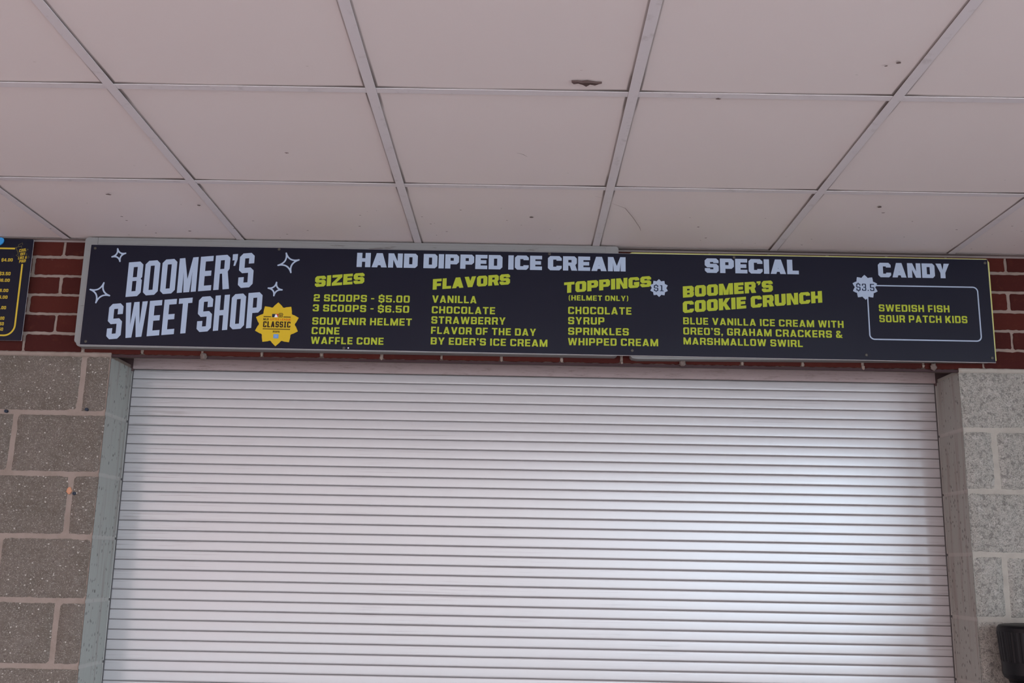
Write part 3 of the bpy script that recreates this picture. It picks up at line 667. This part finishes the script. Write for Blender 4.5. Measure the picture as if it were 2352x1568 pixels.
def burst(bm, cx, cz, R, y, n=10, inner=.80):
    pts = []
    for i in range(n):
        a = math.pi/2-2*math.pi*i/n; d = math.pi/n
        pts.append((cx+R*math.cos(a), cz+R*math.sin(a)))
        for f, q in ((.62, .86), (.86, .805), (1.0, .795), (1.14, .805), (1.38, .86)):
            pts.append((cx+R*q*math.cos(a-d*f), cz+R*q*math.sin(a-d*f)))
    V = [bm.verts.new((x, y, z)) for x, z in pts]; o = bm.verts.new((cx, y, cz))
    for i in range(len(V)): bm.faces.new((o, V[i], V[(i+1) % len(V)]))
def disc(bm, x, z, r, y, n=16):
    bm.faces.new([bm.verts.new((x+r*math.cos(2*math.pi*i/n), y, z+r*math.sin(2*math.pi*i/n))) for i in range(n)])
def stroke(bm, pts, w, y, caps=True, closed=False):
    """a mitred band along a line, no face lying over another"""
    V2 = [Vector(p) for p in pts]; n = len(V2); prs = []
    for i, p in enumerate(V2):
        a = V2[i-1] if (i or closed) else None; b = V2[(i+1) % n] if (i < n-1 or closed) else None
        d1 = (p-a).normalized() if a is not None else None; d2 = (b-p).normalized() if b is not None else None
        d1 = d1 or d2; d2 = d2 or d1
        n1 = Vector((-d1.y, d1.x)); n2 = Vector((-d2.y, d2.x)); m = n1+n2
        m = n1 if m.length < 1e-4 else m.normalized(); k = min(2.2, 1/max(.2, m.dot(n1)))
        prs.append((bm.verts.new((p.x+m.x*k*w/2, y, p.y+m.y*k*w/2)), bm.verts.new((p.x-m.x*k*w/2, y, p.y-m.y*k*w/2))))
    for i in range(n if closed else n-1):
        (a, b), (c, d) = prs[i], prs[(i+1) % n]; bm.faces.new((a, b, d, c))
    if caps and not closed:
        for p, q, (va, vb) in ((V2[0], V2[1], prs[0]), (V2[-1], V2[-2], prs[-1])):
            d = (p-q).normalized(); e = Vector((-d.y, d.x)); L = [bm.verts.new((p.x+w/2*(math.cos(t_)*e.x+math.sin(t_)*d.x), y, p.y+w/2*(math.cos(t_)*e.y+math.sin(t_)*d.y))) for t_ in [math.pi*j/8 for j in range(9)]]
            bm.faces.new(L)
def sparkle(bm, tips, w, y):
    T = [Vector(p) for p in tips]; c = sum(T, Vector((0, 0)))/4; outer, inner = [], []
    for i in range(4):
        a, b = T[i], T[(i+1) % 4]; q = (a+b)/2*.10+c*.90
        P_ = [a*(1-f)**2+q*2*f*(1-f)+b*f*f for f in [k/16 for k in range(17)]]
        D = [(P_[min(16, k+1)]-P_[max(0, k-1)]).normalized() for k in range(17)]
        sgn = 1 if Vector((-D[8].y, D[8].x)).dot(P_[8]-c) > 0 else -1
        for p, d in zip(P_, D):
            nn = Vector((-d.y, d.x))*sgn*w/2; outer.append(p+nn)
            r = p-nn; ea, eb = (a-c), (b-c)
            if sgn*(ea.x*(r-c).y-ea.y*(r-c).x) < -1e-5 and sgn*(eb.x*(r-c).y-eb.y*(r-c).x) > 1e-5: inner.append(r)
        e = (b-c).normalized(); f_ = Vector((-e.y, e.x))
        u0 = outer[-1]-b; a0 = math.atan2(u0.y, u0.x); a1 = math.atan2(e.y, e.x); dl = (a1-a0+math.pi) % (2*math.pi)-math.pi
        outer += [b+Vector((math.cos(a0+2*dl*k/8), math.sin(a0+2*dl*k/8)))*w/2 for k in range(1, 8)]
    loops = [[Vector((v.x, v.y, 0)) for v in outer], [Vector((v.x, v.y, 0)) for v in inner]]
    tris = tessellate_polygon(loops); V = [bm.verts.new((v.x, y, v.y)) for l in loops for v in l]
    for t_ in tris:
        try: bm.faces.new([V[k] for k in t_])
        except ValueError: pass

# ------------------------------------------------------------------ the long menu sign
sign = tag(empty('menu_sign', (.05, 0, 2.43)), 'long navy ice cream menu sign with pale blue and lime lettering above the shutter', 'sign')
FX = lambda o: child_fix(o, sign)
# grey cabinet behind the left part: box, top rail and end stiles
bm = bmesh.new(); prism_y(bm, rrect(-1.494, .3257, 2.2505, 2.626, [.014, .004, .004, .014]), -.044, -.0015, .0015); cab = FX(obj('cabinet', bm, CAB, sign)); tag(cab, 'weathered grey cabinet behind the left part')
bm = bmesh.new(); prism_y(bm, rrect(-1.4995, -1.4566, 2.262, 2.6320, [.002, .002, .010, .010]), -.0458, -.004, .001); o = obj('end_stile', bm, CAB, cab)
bm = bmesh.new(); prism_y(bm, rrect(.2832, .3265, 2.262, 2.6320, [.01, .010, .002, .002]), -.0458, -.004, .001); o = obj('end_stile', bm, CAB, cab)
bm = bmesh.new(); prism_y(bm, rrect(-1.4560, .2826, 2.586, 2.6325, .001), -.0450, -.004, .001); 
box(bm, -1.4560, .2826, -.0462, -.0445, 2.6095, 2.6125, .0006); box(bm, -1.4560, .2826, -.0459, -.0445, 2.6245, 2.6275, .0006)
o = obj('top_rail', bm, CAB, cab)
# right cabinet: grey box with an old yellow-green face
bm = bmesh.new(); prism_y(bm, [(.372, 2.2455), (.39, 2.2425), (1.57, 2.2565), (1.581, 2.262), (1.5815, 2.602), (1.572, 2.6095), (.378, 2.6125), (.366, 2.606), (.366, 2.252)], -.040, -.0015, .002); cab2 = FX(obj('cabinet', bm, CAB, sign)); tag(cab2, 'grey cabinet behind the right part')
bm = bmesh.new(); prism_y(bm, [(.372, 2.2535), (1.5825, 2.2575), (1.5845, 2.598), (1.576, 2.6105), (.372, 2.6118), (.3645, 2.6080), (.3645, 2.258)], -.0455, -.0395, .0008); o = obj('face_panel', bm, CABY, cab2); tag(o, 'pale yellow-green face showing as a thin edge')
# printed navy panel with a white core
bm = bmesh.new()
f = prism_y(bm, [(-1.4785, 2.2545), (1.5775, 2.2495), (1.578, 2.607), (-1.477, 2.606)], -.05, -.0462)
fr = bmesh.ops.bevel(bm, geom=list(f.edges), offset=.0010, segments=1, affect='EDGES')
bmesh.ops.recalc_face_normals(bm, faces=bm.faces[:])
for q in bm.faces: q.material_index = 0 if (q.normal.y < -.95) else 1
me = bpy.data.meshes.new('panel'); bm.to_mesh(me); bm.free(); panel = link('panel', me, [NAVY, EDGE], sign); FX(panel)
YF = -.0506
NAMES = {'cond': 'title_lettering', 'heavy': 'heading_lettering', 'body': 'menu_lettering'}
badge_txt = []
for t_, st_, co, x0, z0, x1, z1, cap in TEXT:
    if st_ in ('light', 'slab', 'tiny'): badge_txt.append((t_, st_, co, x0, z0, x1, z1, cap)); continue
    bm = bmesh.new(); text_bm(bm, t_, st_, x0, z0, x1, z1, cap, YF)
    raw(NAMES[st_], bm, INK[co], sign, {'sky': 'pale blue block lettering', 'lime': 'lime green block lettering'}[co])
bursts = {}
for key, (cx, cz), R_, co, lab in (('a', (1.1573, 2.5013), .0436, 'sky', 'pale blue starburst price mark beside the candy box'), ('b', (.4624, 2.4862), .0311, 'sky', 'small pale blue starburst price mark after the toppings heading'), ('c', (-.8212, 2.3371), .0757, 'gold', 'golden starburst badge')):
    bm = bmesh.new(); burst(bm, cx, cz, R_, -.0510); bursts[key] = raw('starburst', bm, INK[co], sign, lab)
def sub(name, bm, m, par, label=None):
    me = bpy.data.meshes.new(name); bm.normal_update()
    for f in bm.faces:
        if f.normal.y > 0: f.normal_flip()
    bm.to_mesh(me); bm.free(); o = link(name, me, m, par); o.matrix_parent_inverse = par.matrix_parent_inverse.copy() if False else Matrix.Identity(4)
    return tag(o, label)
for t_, st_, co, x0, z0, x1, z1, cap in badge_txt:
    par = bursts['a' if t_ == '$3.5' else 'b' if t_ == '$1' else 'c']
    bm = bmesh.new(); text_bm(bm, t_, st_, x0, z0, x1, z1, cap, -.0514); sub('price_lettering' if co == 'ink' else 'badge_lettering', bm, INK[co], par)
bc = bursts['c']
bm = bmesh.new()
for a, b in GOLDLINES: stroke(bm, [a, b], .0026, -.0514, False)
sub('badge_rule', bm, INK['ink2'], bc)
# badge marks: navy/red tile with a white figure, a keystone outline, a blue square
(x0, z1), (x1, z0) = MLB[0], MLB[1]
bm = bmesh.new(); bm.faces.new([bm.verts.new((x, -.0513, z)) for x, z in ((x0, z0), (x0*.45+x1*.55, z0), (x0*.45+x1*.55, z1), (x0, z1))]); sub('badge_mark', bm, INK['ink'], bc)
bm = bmesh.new(); bm.faces.new([bm.verts.new((x, -.0513, z)) for x, z in ((x0*.45+x1*.55, z0), (x1, z0), (x1, z1), (x0*.45+x1*.55, z1))]); sub('badge_mark', bm, INK['red'], bc)
bm = bmesh.new(); L_ = x1-x0; Hh = z1-z0
bm.faces.new([bm.verts.new((x0+L_*a, -.0515, z0+Hh*b)) for a, b in ((.38, 0), (.92, 0), (.84, .35), (.78, .66), (.66, .86), (.52, .84), (.44, .55), (.50, .34), (.40, .25))]); sub('badge_mark', bm, INK['white'], bc)
(x0, z1), (x1, z0) = MLB[2], MLB[3]; L_ = x1-x0; Hh = z1-z0
bm = bmesh.new(); stroke(bm, [(x0+L_*a, z0+Hh*b) for a, b in ((.14, .04), (.86, .04), (.86, .42), (.97, .70), (.78, .96), (.22, .96), (.03, .70), (.14, .42))], .0017, -.0514, True, True)
stroke(bm, [(x0+L_*a, z0+Hh*b) for a, b in ((.25, .62), (.5, .74), (.75, .62))], .0018, -.0514); stroke(bm, [(x0+L_*a, z0+Hh*b) for a, b in ((.27, .36), (.5, .48), (.73, .36))], .0018, -.0514); disc(bm, x0+L_*.5, z0+Hh*.24, .0016, -.0514)
sub('badge_mark', bm, INK['ink2'], bc)
(x0, z1), (x1, z0) = MLB[4], MLB[5]
bm = bmesh.new(); bm.faces.new([bm.verts.new((x, -.0513, z)) for x, z in ((x0, z0), (x1, z0), (x1, z1), (x0, z1))]); sub('badge_mark', bm, INK['badgeblue'], bc)
bm = bmesh.new(); L_ = x1-x0
for zz in (.25, .5, .75): stroke(bm, [(x0+L_*(.15+.1*i), z0+(z1-z0)*(zz+.09*math.sin(i*2.4+zz*7))) for i in range(8)], .0010, -.0515, False)
sub('badge_mark', bm, INK['sky'], bc)
bm = bmesh.new(); disc(bm, -.8475, 2.3536, .0010, -.0514); sub('badge_lettering', bm, INK['orange'], bc)
bm = bmesh.new(); pts = rrect(1.1645, 1.5355, 2.3222, 2.5082, .016, 8); stroke(bm, pts, .0042, YF, True, True); raw('candy_outline', bm, INK['sky'], sign, 'pale blue rounded outline')
for tips in SPARK:
    bm = bmesh.new(); sparkle(bm, tips, .0052, YF); raw('sparkle', bm, INK['sky'], sign, 'pale blue four-pointed sparkle outline')
for x, z in SCREWS:
    bm = bmesh.new()
    rings = []
    for rr, d in ((.0048, 0), (.0045, .0014), (.0034, .0020), (.0018, .0020), (.0012, .0008)):
        rings.append([bm.verts.new((x+rr*math.cos(a), -.0503-d, z+rr*math.sin(a))) for a in [2*math.pi*i/14 for i in range(14)]])
    for a, b in zip(rings, rings[1:]):
        for i in range(14): bm.faces.new((a[i], a[(i+1) % 14], b[(i+1) % 14], b[i]))
    bm.faces.new(rings[-1]); FX(obj('screw', bm, SCREW, sign))
bm = bmesh.new(); disc(bm, -.577, 2.2601, .0024, -.0507); raw('bare_hole', bm, INK['white'], sign)

# ------------------------------------------------------------------ the menu board at the left edge
board = tag(empty('menu_board', (-2.1, 0, 2.45)), 'navy drinks menu board with yellow prices left of the long sign', 'sign')
bm = bmesh.new(); f = prism_y(bm, rrect(-2.55, -1.6900, 2.2712, 2.6290, .0015), -.02, -.0165); bmesh.ops.bevel(bm, geom=list(f.edges), offset=.0012, segments=1, affect='EDGES'); bmesh.ops.recalc_face_normals(bm, faces=bm.faces[:])
for q in bm.faces: q.material_index = 0 if q.normal.y < -.95 else 1
me = bpy.data.meshes.new('panel'); bm.to_mesh(me); bm.free(); o = link('panel', me, [NAVY, EDGE], board); child_fix(o, board)
bm = bmesh.new(); box(bm, -2.53, -1.712, -.0163, -.0005, 2.292, 2.608, .001); child_fix(obj('backing_frame', bm, DARKB, board), board)
YB = -.0206
bm = bmesh.new(); W_ = .0057
stroke(bm, [(-2.49, 2.5947), (-1.7510, 2.5953)], W_, YB, False); bm2 = [(-1.7193, 2.5382), (-1.7180, 2.3250)]
arc = [(-1.7525+.0345*math.cos(math.radians(-a)), 2.3250+.0365*math.sin(math.radians(-a))) for a in range(0, 91, 9)]
stroke(bm, bm2+arc[1:]+[(-2.46, 2.2885)], W_, YB)
raw('outline', bm, INK['yellow'], board, 'yellow rounded outline')
for t_, st_, co, x0, z0, x1, z1, cap in PRICES:
    bm = bmesh.new(); text_bm(bm, t_, st_, x0, z0, x1, z1, cap, YB); raw('slogan_lettering' if cap < .0106 and '0' not in t_ else 'price_lettering', bm, INK[co], board)
bm = bmesh.new()
for i, s in enumerate(CUP): stroke(bm, s, .0021 if i < 2 else .0015, YB+.0001+.00006*i)
for i, (x, z) in enumerate(CUPSTAR):
    r = (.0055, .0028, .0024, .0045)[i]
    stroke(bm, [(x+r*(1 if k % 2 == 0 else .5)*math.cos(math.pi*k/4), z+r*(1 if k % 2 == 0 else .5)*math.sin(math.pi*k/4)) for k in range(8)], .0011, YB+.0001, True, True)
raw('cup_drawing', bm, INK['olive'], board, 'dim olive drawing of a cup with a straw')
# blue topper clipped over the board's upper edge
bm = bmesh.new(); pts = rrect(-2.10, -1.7915, 2.6040, 2.6330, [.020, .011, .010, .010]); prism_y(bm, pts, -.0255, -.0206, .001)
top = obj('topper_sign', bm, BLUE); tag(top, 'bright blue rounded topper on the menu board at the far left', 'sign')
# ------------------------------------------------------------------ black post at the lower right
PX, PY = 1.589, -.12
post = tag(empty('post', (PX, PY, 0)), 'black post with a ribbed round cap in front of the right block pier', 'post')
bm = bmesh.new()
prof = [(0.0679, 1.2387), (0.0792, 1.25), (0.0899, 1.2568), (0.0944, 1.2681), (0.0956, 1.3043), (0.0961, 1.3048), (0.1024, 1.3925), (0.1024, 1.393), (0.1007, 1.4038), (0.095, 1.4111), (0.086, 1.414), (0.0566, 1.4168), (0.0113, 1.4185)]
n = 144; rings = []
for r_, z in prof:
    ring = []
    for i in range(n):
        a = 2*math.pi*i/n; q = r_-(.0016 if (1.3046 < z < 1.3928 and i % 4 in (0, 1)) else 0)
        ring.append(bm.verts.new((PX+q*math.cos(a), PY+q*math.sin(a), z)))
    rings.append(ring)
for a, b in zip(rings, rings[1:]):
    for i in range(n): bm.faces.new((a[i], a[(i+1) % n], b[(i+1) % n], b[i]))
bm.faces.new(rings[0][::-1]); bm.faces.new(rings[-1])
child_fix(obj('ribbed_cap', bm, PLASTIC, post), post)
bm = bmesh.new(); lathe(bm, [(.0746, .03), (.0746, 1.2377), (.078, 1.2477)], PX, PY); child_fix(obj('pole', bm, PLASTIC, post, True), post)
bm = bmesh.new(); lathe(bm, [(.105, 0), (.105, .012), (.098, .025), (.075, .032)], PX, PY); child_fix(obj('base', bm, PLASTIC, post), post)
